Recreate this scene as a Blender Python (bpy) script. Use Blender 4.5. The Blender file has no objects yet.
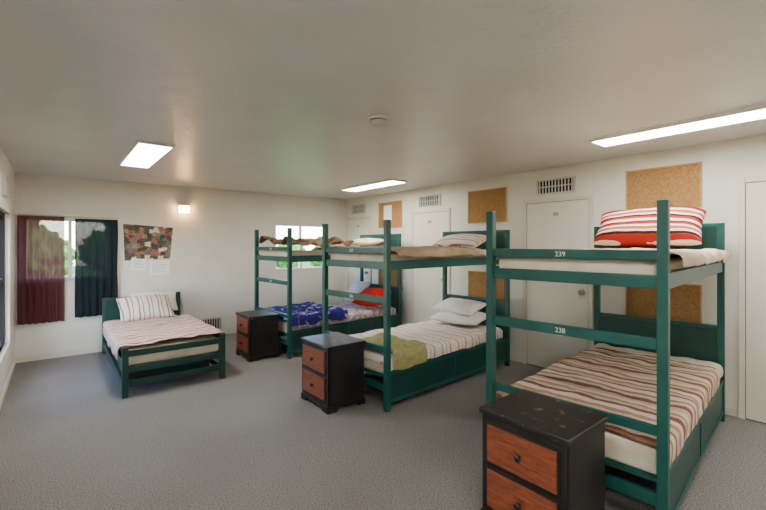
import bpy, bmesh, math, random
from mathutils import Vector, Matrix, noise
random.seed(4)
C = bpy.context.scene.collection

# ------------------------------------------------------------------ materials
def L(r, g, b):
    f = lambda c: (c/255/12.92) if c/255 <= .04045 else ((c/255+.055)/1.055)**2.4
    return (f(r), f(g), f(b), 1)

def new_mat(name):
    m = bpy.data.materials.new(name); m.use_nodes = True
    return m, m.node_tree, m.node_tree.nodes["Principled BSDF"]

def add_bump(nt, b, scale, strength, dist=.01, detail=4, vec=None):
    n = nt.nodes.new("ShaderNodeTexNoise"); n.inputs["Scale"].default_value = scale
    n.inputs["Detail"].default_value = detail
    tc = nt.nodes.new("ShaderNodeTexCoord")
    nt.links.new(tc.outputs["Object"], n.inputs["Vector"])
    bp = nt.nodes.new("ShaderNodeBump"); bp.inputs["Strength"].default_value = strength
    bp.inputs["Distance"].default_value = dist
    nt.links.new(n.outputs["Fac"], bp.inputs["Height"])
    nt.links.new(bp.outputs["Normal"], b.inputs["Normal"])

def mat(name, c1, c2=None, scale=6, rough=.6, spec=.4, bump=None, lo=.35, hi=.65, metal=0, detail=4):
    m, nt, b = new_mat(name)
    b.inputs["Roughness"].default_value = rough
    b.inputs["Specular IOR Level"].default_value = spec
    b.inputs["Metallic"].default_value = metal
    if c2 is None: c2 = tuple(v*.9 for v in c1[:3])+(1,)
    tc = nt.nodes.new("ShaderNodeTexCoord")
    n = nt.nodes.new("ShaderNodeTexNoise"); n.inputs["Scale"].default_value = scale
    n.inputs["Detail"].default_value = detail
    r = nt.nodes.new("ShaderNodeValToRGB")
    r.color_ramp.elements[0].position = lo; r.color_ramp.elements[0].color = c1
    r.color_ramp.elements[1].position = hi; r.color_ramp.elements[1].color = c2
    nt.links.new(tc.outputs["Object"], n.inputs["Vector"])
    nt.links.new(n.outputs["Fac"], r.inputs["Fac"])
    nt.links.new(r.outputs["Color"], b.inputs["Base Color"])
    if bump: add_bump(nt, b, *bump)
    return m

def stripe_mat(name, axis, period, stops, wob=.01, rough=.9, bump=(60, .4, .004)):
    m, nt, b = new_mat(name)
    b.inputs["Roughness"].default_value = rough
    b.inputs["Specular IOR Level"].default_value = .15
    tc = nt.nodes.new("ShaderNodeTexCoord")
    sp = nt.nodes.new("ShaderNodeSeparateXYZ")
    nt.links.new(tc.outputs["Object"], sp.inputs[0])
    n = nt.nodes.new("ShaderNodeTexNoise"); n.inputs["Scale"].default_value = 5
    nt.links.new(tc.outputs["Object"], n.inputs["Vector"])
    mm = nt.nodes.new("ShaderNodeMath"); mm.operation = 'MULTIPLY_ADD'
    mm.inputs[1].default_value = wob*6
    nt.links.new(n.outputs["Fac"], mm.inputs[0]); nt.links.new(sp.outputs[axis], mm.inputs[2])
    d = nt.nodes.new("ShaderNodeMath"); d.operation = 'DIVIDE'; d.inputs[1].default_value = period
    nt.links.new(mm.outputs[0], d.inputs[0])
    fr = nt.nodes.new("ShaderNodeMath"); fr.operation = 'FRACT'
    nt.links.new(d.outputs[0], fr.inputs[0])
    r = nt.nodes.new("ShaderNodeValToRGB"); r.color_ramp.interpolation = 'CONSTANT'
    e = r.color_ramp.elements
    e[0].position = 0; e[0].color = stops[0][1]
    e[1].position = stops[1][0]; e[1].color = stops[1][1]
    for p, c in stops[2:]:
        x = e.new(p); x.color = c
    nt.links.new(fr.outputs[0], r.inputs["Fac"])
    n2 = nt.nodes.new("ShaderNodeTexNoise"); n2.inputs["Scale"].default_value = 90
    nt.links.new(tc.outputs["Object"], n2.inputs["Vector"])
    mx = nt.nodes.new("ShaderNodeMixRGB"); mx.blend_type = 'SOFT_LIGHT'; mx.inputs[0].default_value = .5
    nt.links.new(r.outputs["Color"], mx.inputs[1]); nt.links.new(n2.outputs["Fac"], mx.inputs[2])
    nt.links.new(mx.outputs[0], b.inputs["Base Color"])
    if bump: add_bump(nt, b, *bump)
    return m

def emis(name, col, s):
    m, nt, b = new_mat(name)
    b.inputs["Base Color"].default_value = (.9, .9, .9, 1)
    b.inputs["Emission Color"].default_value = col
    b.inputs["Emission Strength"].default_value = s
    return m

M_wall = mat("wall_paint", L(224,219,205), L(219,214,199), 3, .5, .4, (120, .25, .004))
M_ceil = mat("textured_ceiling_paint", L(210,209,207), L(203,202,200), 2, .29, .6, (42, .5, .009, 3))
M_trim = mat("trim_paint", L(218,210,190), L(212,204,184), 3, .4, .5)
M_door = mat("door_paint", L(222,216,200), L(217,211,195), 2, .4, .5)
M_white = mat("white_enamel", L(232,232,226), L(225,225,220), 4, .4, .5)
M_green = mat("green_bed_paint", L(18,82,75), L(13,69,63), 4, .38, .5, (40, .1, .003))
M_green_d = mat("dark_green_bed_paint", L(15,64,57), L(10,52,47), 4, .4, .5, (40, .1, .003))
M_black = mat("worn_black_paint", L(22,20,20), L(34,30,28), 5, .42, .5, (30, .15, .003))
M_blacktop = mat("scuffed_black_top", L(30,26,24), L(140,108,78), 16, .45, .5, (30, .15, .003), .60, .72, detail=8)
M_matt = mat("mattress_ticking", L(214,205,186), L(200,190,170), 8, .9, .1, (40, .3, .005))
M_cream = mat("cream_bedspread", L(218,204,178), L(194,176,148), 4, .95, .1, (30, .5, .01))
M_tan = mat("tan_blanket", L(152,128,102), L(178,158,130), 5, .95, .1, (30, .5, .01))
M_brown = mat("brown_blanket", L(140,114,88), L(106,82,62), 5, .95, .1, (30, .5, .01))
M_olive = mat("olive_towel", L(168,164,112), L(146,142,92), 20, .95, .1, (120, .8, .01))
M_pillow = mat("white_pillowcase", L(226,222,214), L(212,206,198), 4, .9, .1, (20, .3, .01))
M_bluep = mat("pale_blue_pillowcase", L(190,200,220), L(214,216,224), 9, .9, .1, (20, .3, .01))
M_red = mat("red_pillowcase", L(205,44,30), L(178,32,24), 5, .9, .1, (20, .3, .01))
M_purple = mat("violet_print_blanket", L(50,46,120), L(176,168,204), 9, .95, .1, (25, .5, .01), .54, .60)
M_floral = mat("floral_pastel_quilt", L(176,150,158), L(222,208,206), 12, .95, .1, (25, .5, .01), .45, .55)
M_cork = mat("cork", L(172,132,84), L(148,110,68), 60, .9, .1, (150, .5, .003))
M_corkframe = mat("cork_frame_wood", L(190,152,100), L(176,136,86), 12, .5, .4)
M_vent = mat("vent_metal", L(205,200,188), L(198,192,180), 4, .45, .5)
M_dark = mat("dark_recess", L(26,25,24), L(20,20,20), 4, .8, .2)
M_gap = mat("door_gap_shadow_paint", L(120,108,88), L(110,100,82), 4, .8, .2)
M_metal = mat("brushed_metal", L(170,165,155), L(150,146,138), 30, .3, .5, metal=1)
M_paper = mat("paper", L(244,246,248), L(232,235,238), 30, .8, .2)
M_panel = emis("fluorescent_diffuser", (1, .975, .935, 1), 44)
M_sconce = emis("warm_lamp_glass", (1, .55, .22, 1), 40)
M_grass = mat("lawn", L(96,128,58), L(68,100,40), 3, .9, .1, (50, .5, .03))
M_leaf = mat("leaves", L(104,150,66), L(52,92,36), 5, .8, .2, (9, 1, .2))
M_bark = mat("bark", L(90,70,54), L(62,48,38), 9, .9, .1, (12, .8, .03))
M_num = mat("white_stencil", L(225,225,215), L(215,215,205), 9, .6, .3)

def carpet():
    m, nt, b = new_mat("speckled_carpet")
    b.inputs["Roughness"].default_value = .8; b.inputs["Specular IOR Level"].default_value = .3
    tc = nt.nodes.new("ShaderNodeTexCoord")
    n = nt.nodes.new("ShaderNodeTexNoise"); n.inputs["Scale"].default_value = 110; n.inputs["Detail"].default_value = 5
    n.inputs["Roughness"].default_value = .75
    r = nt.nodes.new("ShaderNodeValToRGB"); e = r.color_ramp.elements
    e[0].position = .36; e[0].color = L(80,77,74)
    e[1].position = .66; e[1].color = L(166,163,160)
    k = e.new(.5); k.color = L(122,119,116)
    n2 = nt.nodes.new("ShaderNodeTexNoise"); n2.inputs["Scale"].default_value = .9; n2.inputs["Detail"].default_value = 4
    r2 = nt.nodes.new("ShaderNodeValToRGB"); r2.color_ramp.elements[0].position = .35; r2.color_ramp.elements[1].position = .65
    r2.color_ramp.elements[0].color = (.87, .85, .82, 1); r2.color_ramp.elements[1].color = (1, 1, 1, 1)
    mx = nt.nodes.new("ShaderNodeMixRGB"); mx.blend_type = 'MULTIPLY'; mx.inputs[0].default_value = 1
    for q in (n, n2): nt.links.new(tc.outputs["Object"], q.inputs["Vector"])
    nt.links.new(n.outputs["Fac"], r.inputs[0]); nt.links.new(n2.outputs["Fac"], r2.inputs[0])
    nt.links.new(r.outputs[0], mx.inputs[1]); nt.links.new(r2.outputs[0], mx.inputs[2])
    nt.links.new(mx.outputs[0], b.inputs["Base Color"])
    add_bump(nt, b, 200, .35, .004)
    return m
M_carpet = carpet()

def wood():
    m, nt, b = new_mat("cherry_drawer_wood")
    b.inputs["Roughness"].default_value = .42
    tc = nt.nodes.new("ShaderNodeTexCoord"); mp = nt.nodes.new("ShaderNodeMapping")
    mp.inputs["Scale"].default_value = (3, 3, 30)
    n = nt.nodes.new("ShaderNodeTexNoise"); n.inputs["Scale"].default_value = 2.5; n.inputs["Detail"].default_value = 6
    n.inputs["Distortion"].default_value = 1.0
    r = nt.nodes.new("ShaderNodeValToRGB"); e = r.color_ramp.elements
    e[0].position = .3; e[0].color = L(90,44,27); e[1].position = .7; e[1].color = L(148,78,48)
    nt.links.new(tc.outputs["Object"], mp.inputs[0]); nt.links.new(mp.outputs[0], n.inputs["Vector"])
    nt.links.new(n.outputs["Fac"], r.inputs[0]); nt.links.new(r.outputs[0], b.inputs["Base Color"])
    return m
M_wood = wood()

def curtain_mat(name, c, trans, tr=.3, tc_=2.2):
    m, nt, b = new_mat(name)
    b.inputs["Base Color"].default_value = c; b.inputs["Roughness"].default_value = .9
    b.inputs["Specular IOR Level"].default_value = .1
    t = nt.nodes.new("ShaderNodeBsdfTranslucent"); t.inputs[0].default_value = tuple(min(1, v*tc_) for v in c[:3])+(1,)
    tp = nt.nodes.new("ShaderNodeBsdfTransparent")
    mx = nt.nodes.new("ShaderNodeMixShader"); mx.inputs[0].default_value = tr
    mx2 = nt.nodes.new("ShaderNodeMixShader"); mx2.inputs[0].default_value = trans
    o = nt.nodes["Material Output"]
    nt.links.new(b.outputs[0], mx.inputs[1]); nt.links.new(t.outputs[0], mx.inputs[2])
    nt.links.new(mx.outputs[0], mx2.inputs[1]); nt.links.new(tp.outputs[0], mx2.inputs[2])
    nt.links.new(mx2.outputs[0], o.inputs[0])
    add_bump(nt, b, 200, .3, .002)
    return m
M_maroon = curtain_mat("sheer_maroon_cloth", L(98,52,56), .09)
M_teal = curtain_mat("blue_black_cloth", L(36,45,50), .015, .10, 1.5)

def glass():
    m, nt, b = new_mat("window_glass")
    tp = nt.nodes.new("ShaderNodeBsdfTransparent"); gl = nt.nodes.new("ShaderNodeBsdfGlossy")
    gl.inputs["Roughness"].default_value = .02
    mx = nt.nodes.new("ShaderNodeMixShader"); mx.inputs[0].default_value = .06
    nt.links.new(tp.outputs[0], mx.inputs[1]); nt.links.new(gl.outputs[0], mx.inputs[2])
    nt.links.new(mx.outputs[0], nt.nodes["Material Output"].inputs[0])
    return m
M_glass = glass()
def collage():
    m, nt, b = new_mat("photo_collage")
    tc = nt.nodes.new("ShaderNodeTexCoord")
    v = nt.nodes.new("ShaderNodeTexVoronoi"); v.inputs["Scale"].default_value = 17; v.distance = 'CHEBYCHEV'
    sp = nt.nodes.new("ShaderNodeSeparateColor")
    r = nt.nodes.new("ShaderNodeValToRGB"); r.color_ramp.interpolation = 'CONSTANT'; e = r.color_ramp.elements
    cols = [L(70,64,56), L(150,96,62), L(106,102,90), L(206,196,176), L(84,90,84), L(150,80,60), L(130,118,100), L(52,48,44)]
    e[0].position = 0; e[0].color = cols[0]; e[1].position = .2; e[1].color = cols[1]
    for i, c in enumerate(cols[2:]):
        x = e.new(.30+.11*i); x.color = c
    n = nt.nodes.new("ShaderNodeTexNoise"); n.inputs["Scale"].default_value = 40
    mx = nt.nodes.new("ShaderNodeMixRGB"); mx.blend_type = 'OVERLAY'; mx.inputs[0].default_value = .8
    nt.links.new(tc.outputs["Object"], v.inputs["Vector"]); nt.links.new(tc.outputs["Object"], n.inputs["Vector"])
    nt.links.new(v.outputs["Color"], sp.inputs[0]); nt.links.new(sp.outputs[0], r.inputs[0])
    nt.links.new(r.outputs[0], mx.inputs[1]); nt.links.new(n.outputs["Fac"], mx.inputs[2])
    nt.links.new(mx.outputs[0], b.inputs["Base Color"])
    return m
M_collage = collage()

M_serape = stripe_mat("serape_stripes", 0, .62, [
    (0, L(192,166,144)), (.08, L(128,88,72)), (.17, L(202,182,160)), (.25, L(156,112,90)), (.30, L(208,190,172)),
    (.40, L(138,96,80)), (.46, L(196,172,150)), (.54, L(168,130,108)), (.62, L(210,194,178)), (.72, L(124,86,72)),
    (.80, L(196,170,146)), (.86, L(164,122,100)), (.92, L(208,190,170))], wob=.014)
M_pale = stripe_mat("pink_striped_blanket", 0, .32, [
    (0, L(208,180,162)), (.14, L(146,94,82)), (.24, L(216,196,180)), (.34, L(180,130,112)), (.44, L(220,202,188)),
    (.54, L(138,90,80)), (.64, L(210,184,168)), (.74, L(190,146,130)), (.84, L(220,204,190)), (.92, L(164,114,98))])
M_grey = stripe_mat("pastel_striped_quilt", 0, .26, [
    (0, L(220,206,194)), (.15, L(182,150,136)), (.24, L(224,212,202)), (.42, L(198,170,156)), (.5, L(222,210,198)), (.68, L(168,138,126)), (.76, L(220,206,194))])
M_pilst = stripe_mat("striped_pillowcase", 0, .12, [
    (0, L(218,206,192)), (.3, L(164,116,94)), (.45, L(222,212,200)), (.7, L(136,108,98)), (.8, L(218,206,194))])
M_orange = stripe_mat("red_striped_pillowcase", 0, .19, [
    (0, L(222,208,192)), (.10, L(158,40,32)), (.26, L(52,28,28)), (.36, L(228,214,198)), (.46, L(186,84,54)), (.60, L(230,218,204)),
    (.70, L(150,36,30)), (.84, L(56,30,30)), (.92, L(228,214,200))], wob=.004)

# ------------------------------------------------------------------ geometry helpers
def empty(name, loc=(0, 0, 0), rotz=0):
    o = bpy.data.objects.new(name, None); C.objects.link(o)
    o.empty_display_size = .1
    o.location = loc; o.rotation_euler = (0, 0, rotz); return o

def link(name, me, m, parent=None, smooth=False):
    o = bpy.data.objects.new(name, me); C.objects.link(o)
    if m: me.materials.append(m)
    if parent: o.parent = parent
    if smooth:
        for p in me.polygons: p.use_smooth = True
    return o

def box(name, lo, hi, m, parent=None, bev=0, seg=2):
    bm = bmesh.new(); bmesh.ops.create_cube(bm, size=1)
    c = [(a+b)/2 for a, b in zip(lo, hi)]; s = [abs(b-a) for a, b in zip(lo, hi)]
    for v in bm.verts: v.co = Vector((v.co.x*s[0]+c[0], v.co.y*s[1]+c[1], v.co.z*s[2]+c[2]))
    if bev: bmesh.ops.bevel(bm, geom=bm.edges[:], offset=bev, segments=seg, affect='EDGES', profile=.6)
    me = bpy.data.meshes.new(name); bm.to_mesh(me); bm.free()
    return link(name, me, m, parent)

def boxes(name, lst, m, parent=None, bev=0):
    bm = bmesh.new()
    for lo, hi in lst:
        g = bmesh.ops.create_cube(bm, size=1)['verts']
        c = [(a+b)/2 for a, b in zip(lo, hi)]; s = [abs(b-a) for a, b in zip(lo, hi)]
        for v in g: v.co = Vector((v.co.x*s[0]+c[0], v.co.y*s[1]+c[1], v.co.z*s[2]+c[2]))
    if bev: bmesh.ops.bevel(bm, geom=bm.edges[:], offset=bev, segments=1, affect='EDGES')
    me = bpy.data.meshes.new(name); bm.to_mesh(me); bm.free()
    return link(name, me, m, parent)

def lathe(name, prof, m, parent=None, loc=(0,0,0), axis='Z', n=24):
    bm = bmesh.new(); rings = []
    for r, h in prof:
        ring = []
        for i in range(n):
            a = 2*math.pi*i/n
            p = (r*math.cos(a), r*math.sin(a), h)
            if axis == '-X': p = (-p[2], p[0], p[1])
            if axis == '-Y': p = (p[0], -p[2], p[1])
            if axis == '-Z': p = (p[0], -p[1], -p[2])
            ring.append(bm.verts.new((p[0]+loc[0], p[1]+loc[1], p[2]+loc[2])))
        rings.append(ring)
    for a, b in zip(rings, rings[1:]):
        for i in range(n): bm.faces.new((a[i], a[(i+1) % n], b[(i+1) % n], b[i]))
    bm.faces.new(rings[0]); bm.faces.new(rings[-1])
    bmesh.ops.recalc_face_normals(bm, faces=bm.faces[:])
    me = bpy.data.meshes.new(name); bm.to_mesh(me); bm.free()
    return link(name, me, m, parent, True)

def prism(name, pts, ext, m, parent=None):
    bm = bmesh.new(); e = Vector(ext)
    a = [bm.verts.new(p) for p in pts]; b = [bm.verts.new(Vector(p)+e) for p in pts]
    bm.faces.new(a); bm.faces.new(b[::-1]); n = len(pts)
    for i in range(n): bm.faces.new((a[i], b[i], b[(i+1) % n], a[(i+1) % n]))
    bmesh.ops.recalc_face_normals(bm, faces=bm.faces[:])
    me = bpy.data.meshes.new(name); bm.to_mesh(me); bm.free()
    return link(name, me, m, parent)

def drape(name, x0, x1, y0, y1, z, m, loc, rot, dn=0, df=0, dfoot=0, dhead=0, amp=.012, freq=4, seed=0, step=.025, hem=.02, crumple=0):
    bm = bmesh.new(); r = .03
    nx = int((x1-x0+dfoot+dhead)/step)+1; ny = int((y1-y0+dn+df)/step)+1
    off = Vector((seed*7.3, seed*3.1, 0)); g = []
    def fold(v, lo, hi):
        if v < lo:
            o = lo-v; a = min(o/r, math.pi/2)
            return lo-r*math.sin(a), r*(1-math.cos(a))+max(0, o-r*math.pi/2), -1
        if v > hi:
            o = v-hi; a = min(o/r, math.pi/2)
            return hi+r*math.sin(a), r*(1-math.cos(a))+max(0, o-r*math.pi/2), 1
        return v, 0, 0
    for i in range(nx+1):
        row = []
        for j in range(ny+1):
            s = x0-dfoot+(x1-x0+dfoot+dhead)*i/nx; t = y0-dn+(y1-y0+dn+df)*j/ny
            hs = hem*noise.noise(Vector((s*5, 3, seed)))
            ht = hem*noise.noise(Vector((t*5, 9, seed)))
            x, dz1, sx = fold(s+ht*(1 if i in (0, nx) else 0), x0, x1)
            y, dz2, sy = fold(t+hs*(1 if j in (0, ny) else 0), y0, y1)
            p = Vector((s*freq, t*freq, 0))+off
            n1 = noise.noise(p)+.5*noise.noise(p*2.3)+.25*noise.noise(p*5)
            w = abs(noise.noise(p*.8+Vector((5, 1, 2))))
            h = amp*(n1*.8+.9)
            if crumple: h += crumple*(max(0, .5-w*2.2)+.5*abs(noise.noise(p*1.7+Vector((1, 8, 4))))+.35)
            x += sx*min(h, .03)*.8 if sx else 0
            y += sy*min(h, .03)*.8 if sy else 0
            zz = z+h-dz1-dz2
            row.append(bm.verts.new((x, y, zz)))
        g.append(row)
    for i in range(nx):
        for j in range(ny):
            bm.faces.new((g[i][j], g[i+1][j], g[i+1][j+1], g[i][j+1]))
    me = bpy.data.meshes.new(name); bm.to_mesh(me); bm.free()
    o = link(name, me, m, None, True)
    o.location = loc; o.rotation_euler = (0, 0, rot)
    so = o.modifiers.new("thickness", 'SOLIDIFY'); so.thickness = .008; so.offset = 1
    sb = o.modifiers.new("smooth", 'SUBSURF'); sb.levels = 1; sb.render_levels = 1
    return o

def pillow(name, w, d, h, m, loc, rot=(0, 0, 0), seed=0, lump=1, ex=2.6):
    bm = bmesh.new(); N = 22
    top, bot = [], []
    for i in range(N+1):
        a, b = [], []
        for j in range(N+1):
            u = -1+2*i/N; v = -1+2*j/N
            u2 = math.sin(u*math.pi/2); v2 = math.sin(v*math.pi/2)
            t = max(0, (1-abs(u2)**ex))**.5*max(0, (1-abs(v2)**ex))**.5
            px = u2*w/2; py = v2*d/2
            px *= 1-.05*(1-abs(v2))*abs(u2); py *= 1-.05*(1-abs(u2))*abs(v2)
            nn = lump*(noise.noise(Vector((u*2, v*2, seed*3.7)))*.18+noise.noise(Vector((u*5, v*5, seed*1.7)))*.07)
            a.append(bm.verts.new((px, py, h/2*t*(1+nn)+.004)))
            b.append(bm.verts.new((px, py, -h/2*t*(1-.3*nn)*.85-.004)))
        top.append(a); bot.append(b)
    for i in range(N):
        for j in range(N):
            bm.faces.new((top[i][j], top[i+1][j], top[i+1][j+1], top[i][j+1]))
            bm.faces.new((bot[i][j], bot[i][j+1], bot[i+1][j+1], bot[i+1][j]))
    for i in range(N):
        for e in (0, N):
            bm.faces.new((top[i][e], top[i+1][e], bot[i+1][e], bot[i][e]))
            bm.faces.new((top[e][i], top[e][i+1], bot[e][i+1], bot[e][i]))
    bmesh.ops.recalc_face_normals(bm, faces=bm.faces[:])
    me = bpy.data.meshes.new(name); bm.to_mesh(me); bm.free()
    o = link(name, me, m, None, True)
    o.location = loc; o.rotation_euler = rot
    sb = o.modifiers.new("smooth", 'SUBSURF'); sb.levels = 1; sb.render_levels = 1
    return o

# ------------------------------------------------------------------ room
XL, XR, YB, YF, H, T = -.40, 4.65, 6.97, -2.6, 2.44, .14
box("floor", (XL-T, YF-T, -.1), (XR+T, YB+T, 0), M_carpet)
box("ceiling", (XL-T, YF-T, H), (XR+T, YB+T, H+.12), M_ceil)
box("wall_right", (XR, YF-T, 0), (XR+T, YB+T, H), M_wall)
box("wall_front", (XL, YF-T, 0), (XR, YF, H), M_wall)
def wall_y(name, y0, y1, x0, x1, holes):
    L_ = []; cur = x0
    for a, b, z0, z1 in holes:
        L_ += [((cur, y0, 0), (a, y1, H)), ((a, y0, 0), (b, y1, z0)), ((a, y0, z1), (b, y1, H))]; cur = b
    L_.append(((cur, y0, 0), (x1, y1, H)))
    return boxes(name, L_, M_wall)
W1 = (-.32, .64, 1.04, 1.87); W2 = (3.12, 4.19, 1.04, 1.90)
wall_y("wall_back", YB, YB+T, XL, XR, [W1, W2])
WL = (4.75, 5.95, .45, 1.85)
boxes("wall_left", [((XL-T, YF-T, 0), (XL, WL[0], H)), ((XL-T, WL[0], 0), (XL, WL[1], WL[2])),
                    ((XL-T, WL[0], WL[3]), (XL, WL[1], H)), ((XL-T, WL[1], 0), (XL, YB+T, H))], M_wall)
bh = .07
box("baseboard_back", (XL, YB-.012, 0), (1.75, YB, bh), M_trim, bev=.003)
box("baseboard_left", (XL, YF, 0), (XL+.012, YB-.012, bh), M_trim, bev=.003)

def window_back(name, w):
    a, b, z0, z1 = w; e = empty(name); f = .035; y0 = YB+.03; y1 = YB+.09
    mid = (a+b)/2
    boxes("frame", [((a, y0, z0), (a+f, y1, z1)), ((b-f, y0, z0), (b, y1, z1)), ((a+f, y0, z0), (b-f, y1, z0+f)),
                    ((a+f, y0, z1-f), (b-f, y1, z1)), ((mid-.02, y0, z0+f), (mid+.02, y1, z1-f))], M_white, e)
    box("glass_pane", (a+f, YB+.058, z0+f), (b-f, YB+.062, z1-f), M_glass, e)
    box("sill", (a, YB-.01, z0-.022), (b, YB+.03, z0), M_trim, e)
window_back("window_1", W1); window_back("window_2", W2)
e = empty("window_3"); a, b, z0, z1 = WL; f = .05
boxes("frame", [((XL-.1, a, z0), (XL-.02, a+f, z1)), ((XL-.1, b-f, z0), (XL-.02, b, z1)), ((XL-.1, a+f, z0), (XL-.02, b-f, z0+f)),
                ((XL-.1, a+f, z1-f), (XL-.02, b-f, z1)), ((XL-.1, a+f, 1.12), (XL-.02, b-f, 1.16))], M_dark, e)
boxes("casing", [((XL, a-.07, z0-.07), (XL+.02, a, z1+.07)), ((XL, b, z0-.07), (XL+.02, b+.07, z1+.07)), ((XL, a, z0-.07), (XL+.02, b, z0)), ((XL, a, z1), (XL+.02, b, z1+.07))], M_trim, e, .003)
box("glass_pane", (XL-.065, a+f, z0+f), (XL-.06, b-f, z1-f), M_glass, e)

def door(name, y0, y1, top=2.03, sign=True):
    e = empty(name); c = .045
    boxes("casing", [((XR-.018, y0-c, 0), (XR, y0, top+c)), ((XR-.018, y1, 0), (XR, y1+c, top+c)), ((XR-.018, y0, top), (XR, y1, top+c))], M_trim, e, .003)
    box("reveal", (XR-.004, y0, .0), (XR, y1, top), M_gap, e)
    box("slab", (XR-.010, y0+.006, .012), (XR-.0045, y1-.006, top-.006), M_door, e, .002)
    ky = y0+.07
    lathe("knob", [(.028, 0), (.028, .006), (.011, .010), (.011, .03), (.024, .036), (.028, .05), (.022, .06), (.004, .063)], M_metal, e, (XR-.010, ky, .98), '-X')
    box("hasp", (XR-.018, y0+.01, 1.28), (XR-.010, y0+.09, 1.31), M_metal, e, .002)
    if sign: box("number_plate", (XR-.014, (y0+y1)/2-.035, 1.86), (XR-.010, (y0+y1)/2+.035, 1.90), M_metal, e, .001)
door("door_1", 2.06, 2.83); door("door_2", 4.15, 4.92); door("door_3", 6.12, 6.85); door("door_4", -.03, .74, 2.05)
segs = [(YF, -.08), (.79, 2.01), (2.88, 4.10), (4.97, 6.07)]
boxes("baseboard_right", [((XR-.012, a, 0), (XR, b, bh)) for a, b in segs], M_trim, None, .003)

def vent_right(yc, z0=2.12, z1=2.31, w=.48):
    e = empty("air_vent"); y0 = yc-w/2; y1 = yc+w/2; f = .02
    boxes("frame", [((XR-.02, y0, z0), (XR-.001, y0+f, z1)), ((XR-.02, y1-f, z0), (XR-.001, y1, z1)), ((XR-.02, y0+f, z0), (XR-.001, y1-f, z0+f)), ((XR-.02, y0+f, z1-f), (XR-.001, y1-f, z1))], M_vent, e)
    box("recess", (XR-.006, y0+f, z0+f), (XR-.001, y1-f, z1-f), M_dark, e)
    n = 11
    boxes("louvres", [((XR-.018, y0+f+(w-2*f)*(i+.5)/n-.008, z0+f), (XR-.006, y0+f+(w-2*f)*(i+.5)/n+.004, z1-f)) for i in range(n)]
          + [((XR-.0185, y0+f, (z0+z1)/2-.005), (XR-.006, y1-f, (z0+z1)/2+.005))], M_vent, e)
for yc in (2.45, 4.54, 6.48): vent_right(yc)
e = empty("wall_register"); y = YB
boxes("frame", [((1.78, y-.02, .10), (1.80, y, .31)), ((2.15, y-.02, .10), (2.17, y, .31)), ((1.80, y-.02, .10), (2.15, y, .12)), ((1.80, y-.02, .29), (2.15, y, .31))], M_vent, e)
box("recess", (1.80, y-.006, .12), (2.15, y-.001, .29), M_dark, e)
boxes("louvres", [((1.80+.35*(i+.5)/9-.008, y-.018, .12), (1.80+.35*(i+.5)/9+.006, y-.006, .29)) for i in range(9)], M_vent, e)
e = empty("air_vent")
boxes("frame", [((XL, 5.35, 2.0), (XL+.03, 5.37, 2.2)), ((XL, 5.78, 2.0), (XL+.03, 5.80, 2.2)), ((XL, 5.37, 2.0), (XL+.03, 5.78, 2.02)), ((XL, 5.37, 2.18), (XL+.03, 5.78, 2.2))], M_vent, e)
box("recess", (XL, 5.37, 2.02), (XL+.004, 5.78, 2.18), M_dark, e)
boxes("louvres", [((XL+.004, 5.37, 2.03+.03*i), (XL+.026, 5.78, 2.045+.03*i)) for i in range(5)], M_vent, e)

def cork(yc, z0, z1, paper=False):
    e = empty("cork_board"); w = .64; f = .012; y0 = yc-w/2; y1 = yc+w/2
    box("cork_panel", (XR-.010, y0+f, z0+f), (XR-.001, y1-f, z1-f), M_cork, e)
    boxes("frame", [((XR-.018, y0, z0), (XR-.001, y0+f, z1)), ((XR-.018, y1-f, z0), (XR-.001, y1, z1)), ((XR-.018, y0+f, z0), (XR-.001, y1-f, z0+f)), ((XR-.018, y0+f, z1-f), (XR-.001, y1-f, z1))], M_corkframe, e)
    if paper: box("pinned_paper", (XR-.013, yc-.05, z0+.12), (XR-.011, yc+.17, z1-.06), M_paper, e)
for i, yc in enumerate((1.36, 3.44, 5.52)):
    cork(yc, 1.82, 2.28, i == 2); cork(yc, .72, 1.14)

e = empty("collage_poster")
prism("sheet", [(.79, YB-.004, 1.28), (1.39, YB-.004, 1.30), (1.43, YB-.004, 1.78), (.77, YB-.004, 1.82)], (0, .003, 0), M_collage, e)
def note(x0, x1, z0, z1, tilt=0):
    e = empty("wall_notice")
    prism("sheet", [(x0, YB-.008, z0), (x1, YB-.008, z0+tilt), (x1, YB-.008, z1+tilt), (x0, YB-.008, z1)], (0, .003, 0), M_paper, e)
    n = 5
    boxes("printed_lines", [((x0+.03, YB-.0086, z0+.035+(z1-z0-.07)*i/n), (x1-.03-.03*(i % 2), YB-.008, z0+.039+(z1-z0-.07)*i/n)) for i in range(n+1)], M_gap, e)
note(.87, 1.06, 1.14, 1.31, -.01); note(1.11, 1.38, 1.06, 1.27, .0)
box("light_switch", (.775, YB-.012, 1.16), (.84, YB, 1.26), M_white, bev=.003)

e = empty("wall_sconce")
box("backplate", (1.50, YB-.02, 2.01), (1.66, YB, 2.15), M_white, e, .004)
box("glass_shade", (1.505, YB-.10, 2.015), (1.655, YB-.021, 2.125), M_sconce, e, .012)
box("cap", (1.50, YB-.105, 2.126), (1.66, YB-.02, 2.14), M_white, e, .003)

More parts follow.
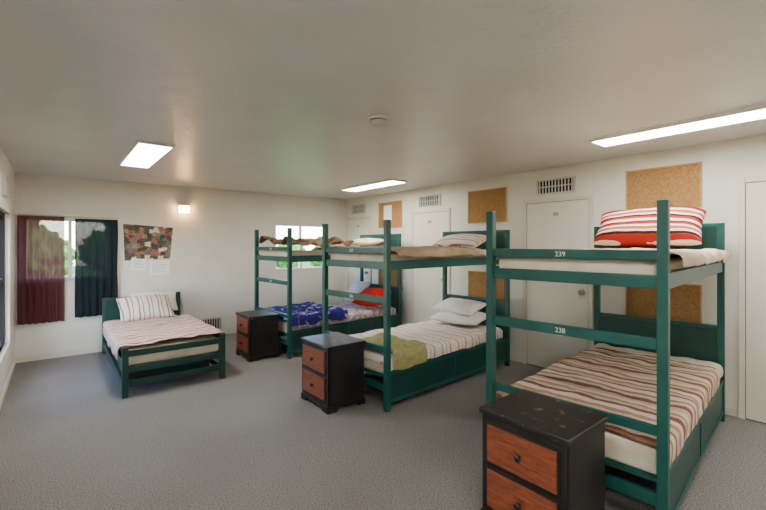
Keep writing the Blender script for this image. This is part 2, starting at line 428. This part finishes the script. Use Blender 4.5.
def fluo(xc, y0, y1):
    e = empty("fluorescent_ceiling_light"); w = .15; f = .016; z0 = H-.03
    boxes("housing", [((xc-w, y0, z0), (xc-w+f, y1, H)), ((xc+w-f, y0, z0), (xc+w, y1, H)), ((xc-w+f, y0, z0), (xc+w-f, y0+f, H)), ((xc-w+f, y1-f, z0), (xc+w-f, y1, H))], M_white, e)
    box("diffuser", (xc-w+f, y0+f, z0+.006), (xc+w-f, y1-f, z0+.012), M_panel, e)
fluo(.71, 4.12, 5.42); fluo(3.80, 4.3, 5.6); fluo(3.78, .31, 1.61); fluo(.69, -.08, 1.22)
fluo(.70, -2.0, -.7); fluo(3.78, -2.0, -.7)  # unseen pair behind the camera, added to lift the ambient light

e = empty("smoke_detector", (1.83, 2.32, H))
lathe("base", [(.075, 0), (.075, .014), (.066, .018)], M_white, e, (0, 0, 0), '-Z', 32)
lathe("grille", [(.060, .018), (.060, .026)], M_gap, e, (0, 0, 0), '-Z', 32)
lathe("dome", [(.064, .026), (.060, .042), (.044, .054), (.015, .058)], M_vent, e, (0, 0, 0), '-Z', 32)

def curtain(name, x0, x1, z0, z1, m, seed, folds):
    e = empty(name); bm = bmesh.new(); nx, nz = 90, 26; g = []
    for i in range(nx+1):
        row = []
        for k in range(nz+1):
            u = i/nx; v = k/nz
            a = .016+.014*(1-v)+.006*noise.noise(Vector((u*4, v*2, seed)))
            y = YB-.062+a*math.sin(u*folds*2*math.pi+.8*noise.noise(Vector((u*3, v*1.5, seed+4))))*(1 if v < .96 else .5)
            x = x0+(x1-x0)*(u+.012*noise.noise(Vector((u*6, v*3, seed+2))))
            z = z0+(z1-z0)*v+.012*noise.noise(Vector((u*4, 0, seed)))*(1-v)
            row.append(bm.verts.new((x, y, z)))
        g.append(row)
    for i in range(nx):
        for k in range(nz): bm.faces.new((g[i][k], g[i+1][k], g[i+1][k+1], g[i][k+1]))
    me = bpy.data.meshes.new("cloth"); bm.to_mesh(me); bm.free()
    link("cloth", me, m, e, True)
curtain("curtain", -.375, .10, .49, 1.89, M_maroon, 3, 7)
curtain("curtain", .21, .70, .52, 1.87, M_teal, 8, 6)
e = empty("curtain_rod")
bm = bmesh.new(); bmesh.ops.create_cone(bm, segments=12, radius1=.008, radius2=.008, depth=1.12, cap_ends=True, matrix=Matrix.Translation((.17, YB-.062, 1.908)) @ Matrix.Rotation(math.pi/2, 4, 'Y'))
me = bpy.data.meshes.new("rod"); bm.to_mesh(me); bm.free(); link("rod", me, M_white, e, True)
boxes("brackets", [((-.39, YB-.075, 1.898), (-.378, YB, 1.918)), ((.72, YB-.075, 1.898), (.732, YB, 1.918))], M_white, e)

# ------------------------------------------------------------------ beds
BL, BW = 2.10, 1.04
def bunk(loc, rot, nums=None, m=M_green):
    e = empty("bunk_bed", loc, rot); p = .05; Hh = 1.74
    for i, (x, y) in enumerate([(0, 0), (0, BW-p), (BL-p, 0), (BL-p, BW-p)]):
        box("post_%d" % (i+1), (x, y, 0), (x+p, y+p, Hh if x == 0 else 1.70), m, e, .005)
    for i, (z0, z1) in enumerate([(1.43, 1.485), (1.285, 1.355), (.97, 1.03), (.53, .58), (.17, .235)]):
        box("foot_beam_%d" % (i+1), (.012, p, z0), (.042, BW-p, z1), m, e, .004)
    for k, y in enumerate((.013, BW-.043)):
        box("upper_side_rail_%d" % (k+1), (p, y, 1.28), (BL-p, y+.03, 1.365), m, e, .004)
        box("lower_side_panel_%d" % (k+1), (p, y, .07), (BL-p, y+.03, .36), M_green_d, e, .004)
    boxes("base_battens", [((p, .006, .07), (BL-p, .013, .10)), ((p, .006, .325), (BL-p, .013, .355)), ((.98, .006, .10), (1.02, .013, .325))], m, e)
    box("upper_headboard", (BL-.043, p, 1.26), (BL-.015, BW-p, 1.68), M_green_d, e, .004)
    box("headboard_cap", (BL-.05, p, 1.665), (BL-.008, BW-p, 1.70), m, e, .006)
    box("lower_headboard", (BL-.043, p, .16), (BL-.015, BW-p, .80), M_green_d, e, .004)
    box("lower_headboard_cap", (BL-.05, p, .785), (BL-.008, BW-p, .815), m, e, .006)
    box("upper_bunk_board", (.043, .044, 1.285), (BL-.045, BW-.044, 1.30), m, e)
    box("lower_bunk_board", (.043, .044, .28), (BL-.045, BW-.044, .30), m, e)
    box("upper_mattress", (.06, .055, 1.301), (BL-.06, BW-.055, 1.425), M_matt, e, .03, 4)
    box("lower_mattress", (.06, .055, .301), (BL-.06, BW-.055, .455), M_matt, e, .03, 4)
    if nums:
        for s, z in zip(nums, (1.442, .985)):
            cu = bpy.data.curves.new("bed_number", 'FONT'); cu.body = s; cu.size = .042; cu.extrude = .0006
            cu.align_x = 'CENTER'; cu.materials.append(M_num)
            t = bpy.data.objects.new("bed_number", cu); C.objects.link(t); t.parent = e
            t.location = (.0115, BW*.52, z); t.rotation_euler = (math.pi/2, 0, -math.pi/2)
    return e
R = math.radians(3.3); RA = math.radians(4.7)
def W(loc, rot, x, y, z=0):
    c, s = math.cos(rot), math.sin(rot)
    return (loc[0]+c*x-s*y, loc[1]+s*x+c*y, z)
BA = (2.38, .67, 0); BB = (2.32, 2.80, 0); BC = (2.40, 4.93, 0)
bunk(BA, RA, ("239", "238")); bunk(BB, R, ("237", "236")); bunk(BC, R, ("235", "234"))

# bed A bedding
drape("blanket", .10, 1.84, .065, BW-.065, .462, M_serape, BA, RA, dn=.15, df=.10, dfoot=.04, amp=.02, seed=1, freq=3.2, crumple=.012)
drape("bed_sheet", 1.86, 2.02, .065, BW-.065, .475, M_cream, BA, RA, dn=.12, df=.08, amp=.014, seed=21, freq=4, crumple=.015)
drape("bedspread", .09, 1.95, .012, BW-.012, 1.432, M_cream, BA, RA, dn=.09, df=.07, amp=.018, seed=2, freq=3, crumple=.025)
pillow("pillow", .38, .82, .25, M_orange, W(BA, RA, 1.80, .51, 1.665), (0, -math.radians(50), RA), 2, lump=1.2, ex=4.0)
# bed B bedding
drape("quilt", .10, 1.95, .065, BW-.065, .462, M_grey, BB, R, dn=.13, df=.06, dfoot=.1, amp=.022, seed=3, freq=3.5)
drape("towel", .085, .52, .055, .62, .502, M_olive, BB, R, dn=.20, amp=.012, crumple=.03, seed=9, freq=7)
pillow("pillow", .40, .68, .14, M_pillow, W(BB, R, 1.74, .50, .59), (0, -.16, R+.1), 3)
pillow("pillow", .36, .66, .13, M_pillow, W(BB, R, 1.80, .56, .71), (0, -.30, R-.06), 4)
drape("blanket", .09, 1.45, .012, BW-.012, 1.432, M_tan, BB, R, dn=.09, df=.07, amp=.014, crumple=.045, seed=4, freq=3)
drape("bedspread", 1.48, 1.98, .012, BW-.012, 1.432, M_cream, BB, R, dn=.07, df=.07, amp=.010, seed=12, freq=3)
pillow("pillow", .38, .70, .16, M_pilst, W(BB, R, 1.74, .50, 1.55), (0, -.35, R), 6)
# bed C bedding
drape("quilt", .10, 1.95, .065, BW-.065, .462, M_floral, BC, R, dn=.12, df=.06, amp=.016, seed=5, freq=3.5)
drape("blanket", .09, .95, .05, BW-.06, .505, M_purple, BC, R, dn=.15, df=.05, dfoot=.08, amp=.02, crumple=.05, seed=6, freq=4)
pillow("pillow", .42, .54, .22, M_red, W(BC, R, 1.62, .20, .66), (0, -.45, R+.15), 7)
pillow("pillow", .42, .46, .17, M_bluep, W(BC, R, 1.74, .72, .70), (0, -.9, R-.1), 8)
drape("blanket", .09, 1.05, .012, BW-.012, 1.432, M_brown, BC, R, dn=.06, df=.05, amp=.02, crumple=.17, seed=7, freq=3.2)
drape("bedspread", 1.09, 1.98, .012, BW-.012, 1.432, M_tan, BC, R, dn=.07, df=.07, amp=.014, crumple=.03, seed=8, freq=3)
pillow("pillow", .36, .66, .12, M_cream, W(BC, R, 1.74, .50, 1.56), (0, -.15, R), 9)

def single(loc):
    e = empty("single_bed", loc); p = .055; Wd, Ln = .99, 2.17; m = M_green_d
    box("foot_post_1", (0, 0, 0), (p, p, .50), m, e, .005); box("foot_post_2", (Wd-p, 0, 0), (Wd, p, .50), m, e, .005)
    box("head_post_1", (0, Ln-p, 0), (p, Ln, .77), m, e, .005); box("head_post_2", (Wd-p, Ln-p, 0), (Wd, Ln, .79), m, e, .005)
    for i, (a, b) in enumerate([(.40, .46), (.24, .30), (.10, .165)]):
        box("foot_beam_%d" % (i+1), (p, .012, a), (Wd-p, .042, b), m, e, .004)
    for i, x in enumerate((.012, Wd-.042)):
        box("side_rail_%d" % (i+1), (x, p, .25), (x+.03, Ln-p, .35), m, e, .004)
        box("lower_stretcher_%d" % (i+1), (x, p, .08), (x+.03, Ln-p, .15), m, e, .004)
    box("headboard", (p, Ln-.042, .2), (Wd-p, Ln-.014, .74), m, e, .004)
    box("headboard_cap", (p, Ln-.05, .73), (Wd-p, Ln-.006, .765), m, e, .006)
    box("bed_board", (.043, .043, .27), (Wd-.043, Ln-.045, .295), m, e)
    box("storage_drawer", (.08, .35, .0), (Wd-.08, Ln-.3, .22), m, e, .006)
    box("mattress", (.05, .06, .296), (Wd-.05, Ln-.06, .45), M_matt, e, .03, 4)
BE = (.51, 4.68, 0)
single(BE)
LE = (BE[0]+.99, BE[1], 0)
drape("blanket", .09, 1.66, .03, .96, .468, M_pale, LE, math.pi/2, dn=.16, df=.16, amp=.028, seed=10, freq=3.2, hem=.05, crumple=.02)
pillow("pillow", .60, .36, .17, M_pillow, (BE[0]+.60, BE[1]+1.95, .69), (.85, 0, -.05), 10)
pillow("pillow", .64, .44, .20, M_pilst, (BE[0]+.46, BE[1]+1.68, .65), (.62, 0, .05), 11)

# ------------------------------------------------------------------ nightstands
def nightstand(loc, w=.47, d=.42, h=.61):
    e = empty("nightstand", loc)
    t = .02
    boxes("carcass", [((.01, .01, .05), (d-.01, .01+t, h-.03)), ((.01, w-.01-t, .05), (d-.01, w-.01, h-.03)),
                      ((d-.03, .03, .05), (d-.01, w-.03, h-.03)), ((.01, .03, .05), (d-.03, w-.03, .075))], M_black, e)
    box("top", (-.012, -.008, h-.03), (d+.004, w+.008, h), M_blacktop, e, .009, 3)
    z = [.075, .095, .315, .335, .555, h-.03]
    boxes("face_frame", [((.0, .01, .05), (.02, .045, h-.03)), ((.0, w-.045, .05), (.02, w-.01, h-.03)),
                         ((.0, .045, .05), (.02, w-.045, z[1])), ((.0, .045, z[2]), (.02, w-.045, z[3])), ((.0, .045, z[4]), (.02, w-.045, z[5]))], M_black, e)
    for k, (a, b) in enumerate(((z[1], z[2]), (z[3], z[4]))):
        box("drawer_front_%d" % (k+1), (-.008, .040, a+.001), (.012, w-.040, b-.001), M_black, e, .004)
        box("drawer_panel_%d" % (k+1), (-.014, .050, a+.011), (-.008, w-.050, b-.011), M_wood, e, .003)
        lathe("drawer_knob_%d" % (k+1), [(.008, 0), (.008, .010), (.016, .016), (.018, .024), (.013, .030), (.003, .032)], M_black, e, (-.014, w/2, (a+b)/2), '-X', 20)
    def arch(axis, lo, hi, fix):
        pts = [(lo, 0), (lo+.07, 0)]
        n = 8
        for i in range(n+1):
            a = math.pi/2*i/n
            pts.append((lo+.07+.03*math.sin(a), .035*(1-math.cos(a))))
        for i in range(n+1):
            a = math.pi/2*(1-i/n)
            pts.append((hi-.07-.03*math.sin(a), .035*(1-math.cos(a))))
        pts += [(hi-.07, 0), (hi, 0), (hi, .06), (lo, .06)]
        if axis == 'y': prism("plinth_front", [(fix, q[0], q[1]) for q in pts], (.018, 0, 0), M_black, e)
        else: prism("plinth_side", [(q[0], fix, q[1]) for q in pts], (0, .018, 0), M_black, e)
    arch('y', 0, w, -.008); arch('x', .012, d, 0); arch('x', .012, d, w-.018)
    return e
nightstand((1.825, .90, 0), .49, .42, .62)
nightstand((1.89, 3.10, 0), .50, .41, .60)
nightstand((1.95, 5.12, 0), .50, .40, .58)

# ------------------------------------------------------------------ outdoors
box("lawn", (-14, YB+T+.02, -.35), (30, 44, -.3), M_grass)
def tree(x, y, h, r, seed):
    e = empty("garden_tree", (x, y, -.3))
    lathe("trunk", [(.2, 0), (.14, h*.3), (.12, h*.6)], M_bark, e)
    bm = bmesh.new(); rnd = random.Random(seed)
    for k in range(7):
        rr = r*rnd.uniform(.5, .8)
        c = Vector((rnd.uniform(-r, r)*.7, rnd.uniform(-r, r)*.5, max(rr*1.35, h*.55+rnd.uniform(-r, r)*.75)))
        g = bmesh.ops.create_icosphere(bm, subdivisions=4, radius=rr)['verts']
        for v in g:
            n = v.co.normalized(); v.co = v.co+n*rr*(.28*noise.noise(n*3+c)+.18*noise.noise(n*9+c)); v.co += c
    me = bpy.data.meshes.new("foliage"); bm.to_mesh(me); bm.free(); link("foliage", me, M_leaf, e)
tree(-1.6, 19, 3.6, 1.8, 1); tree(3.0, 22, 3.6, 1.8, 2); tree(10.8, 22, 1.9, .8, 3); tree(14.6, 24, 2.2, 1.0, 5)

w = bpy.data.worlds.new("sky"); bpy.context.scene.world = w; w.use_nodes = True
nt = w.node_tree; bg = nt.nodes["Background"]
sk = nt.nodes.new("ShaderNodeTexSky"); sk.sky_type = 'NISHITA'; sk.sun_disc = False
sk.sun_elevation = math.radians(50); sk.sun_rotation = math.radians(200)
sk.air_density = 1.0; sk.dust_density = .6; sk.ozone_density = 2.0
nt.links.new(sk.outputs[0], bg.inputs[0]); bg.inputs[1].default_value = 3.2
s = bpy.data.lights.new("sun", 'SUN'); s.energy = 12; s.angle = .01
so = bpy.data.objects.new("sun", s); C.objects.link(so); so.rotation_euler = (math.radians(42), 0, math.radians(12)); so.location = (0, -5, 12)

# ------------------------------------------------------------------ camera
cd = bpy.data.cameras.new("camera"); cam = bpy.data.objects.new("camera", cd); C.objects.link(cam)
cam.location = (0, 0, 1.51); cam.rotation_euler = (math.pi/2, 0, -math.radians(39.07))
cd.sensor_width = 36; cd.lens = 404/766*36; cd.shift_y = -10/766; cd.clip_start = .05
bpy.context.scene.camera = cam
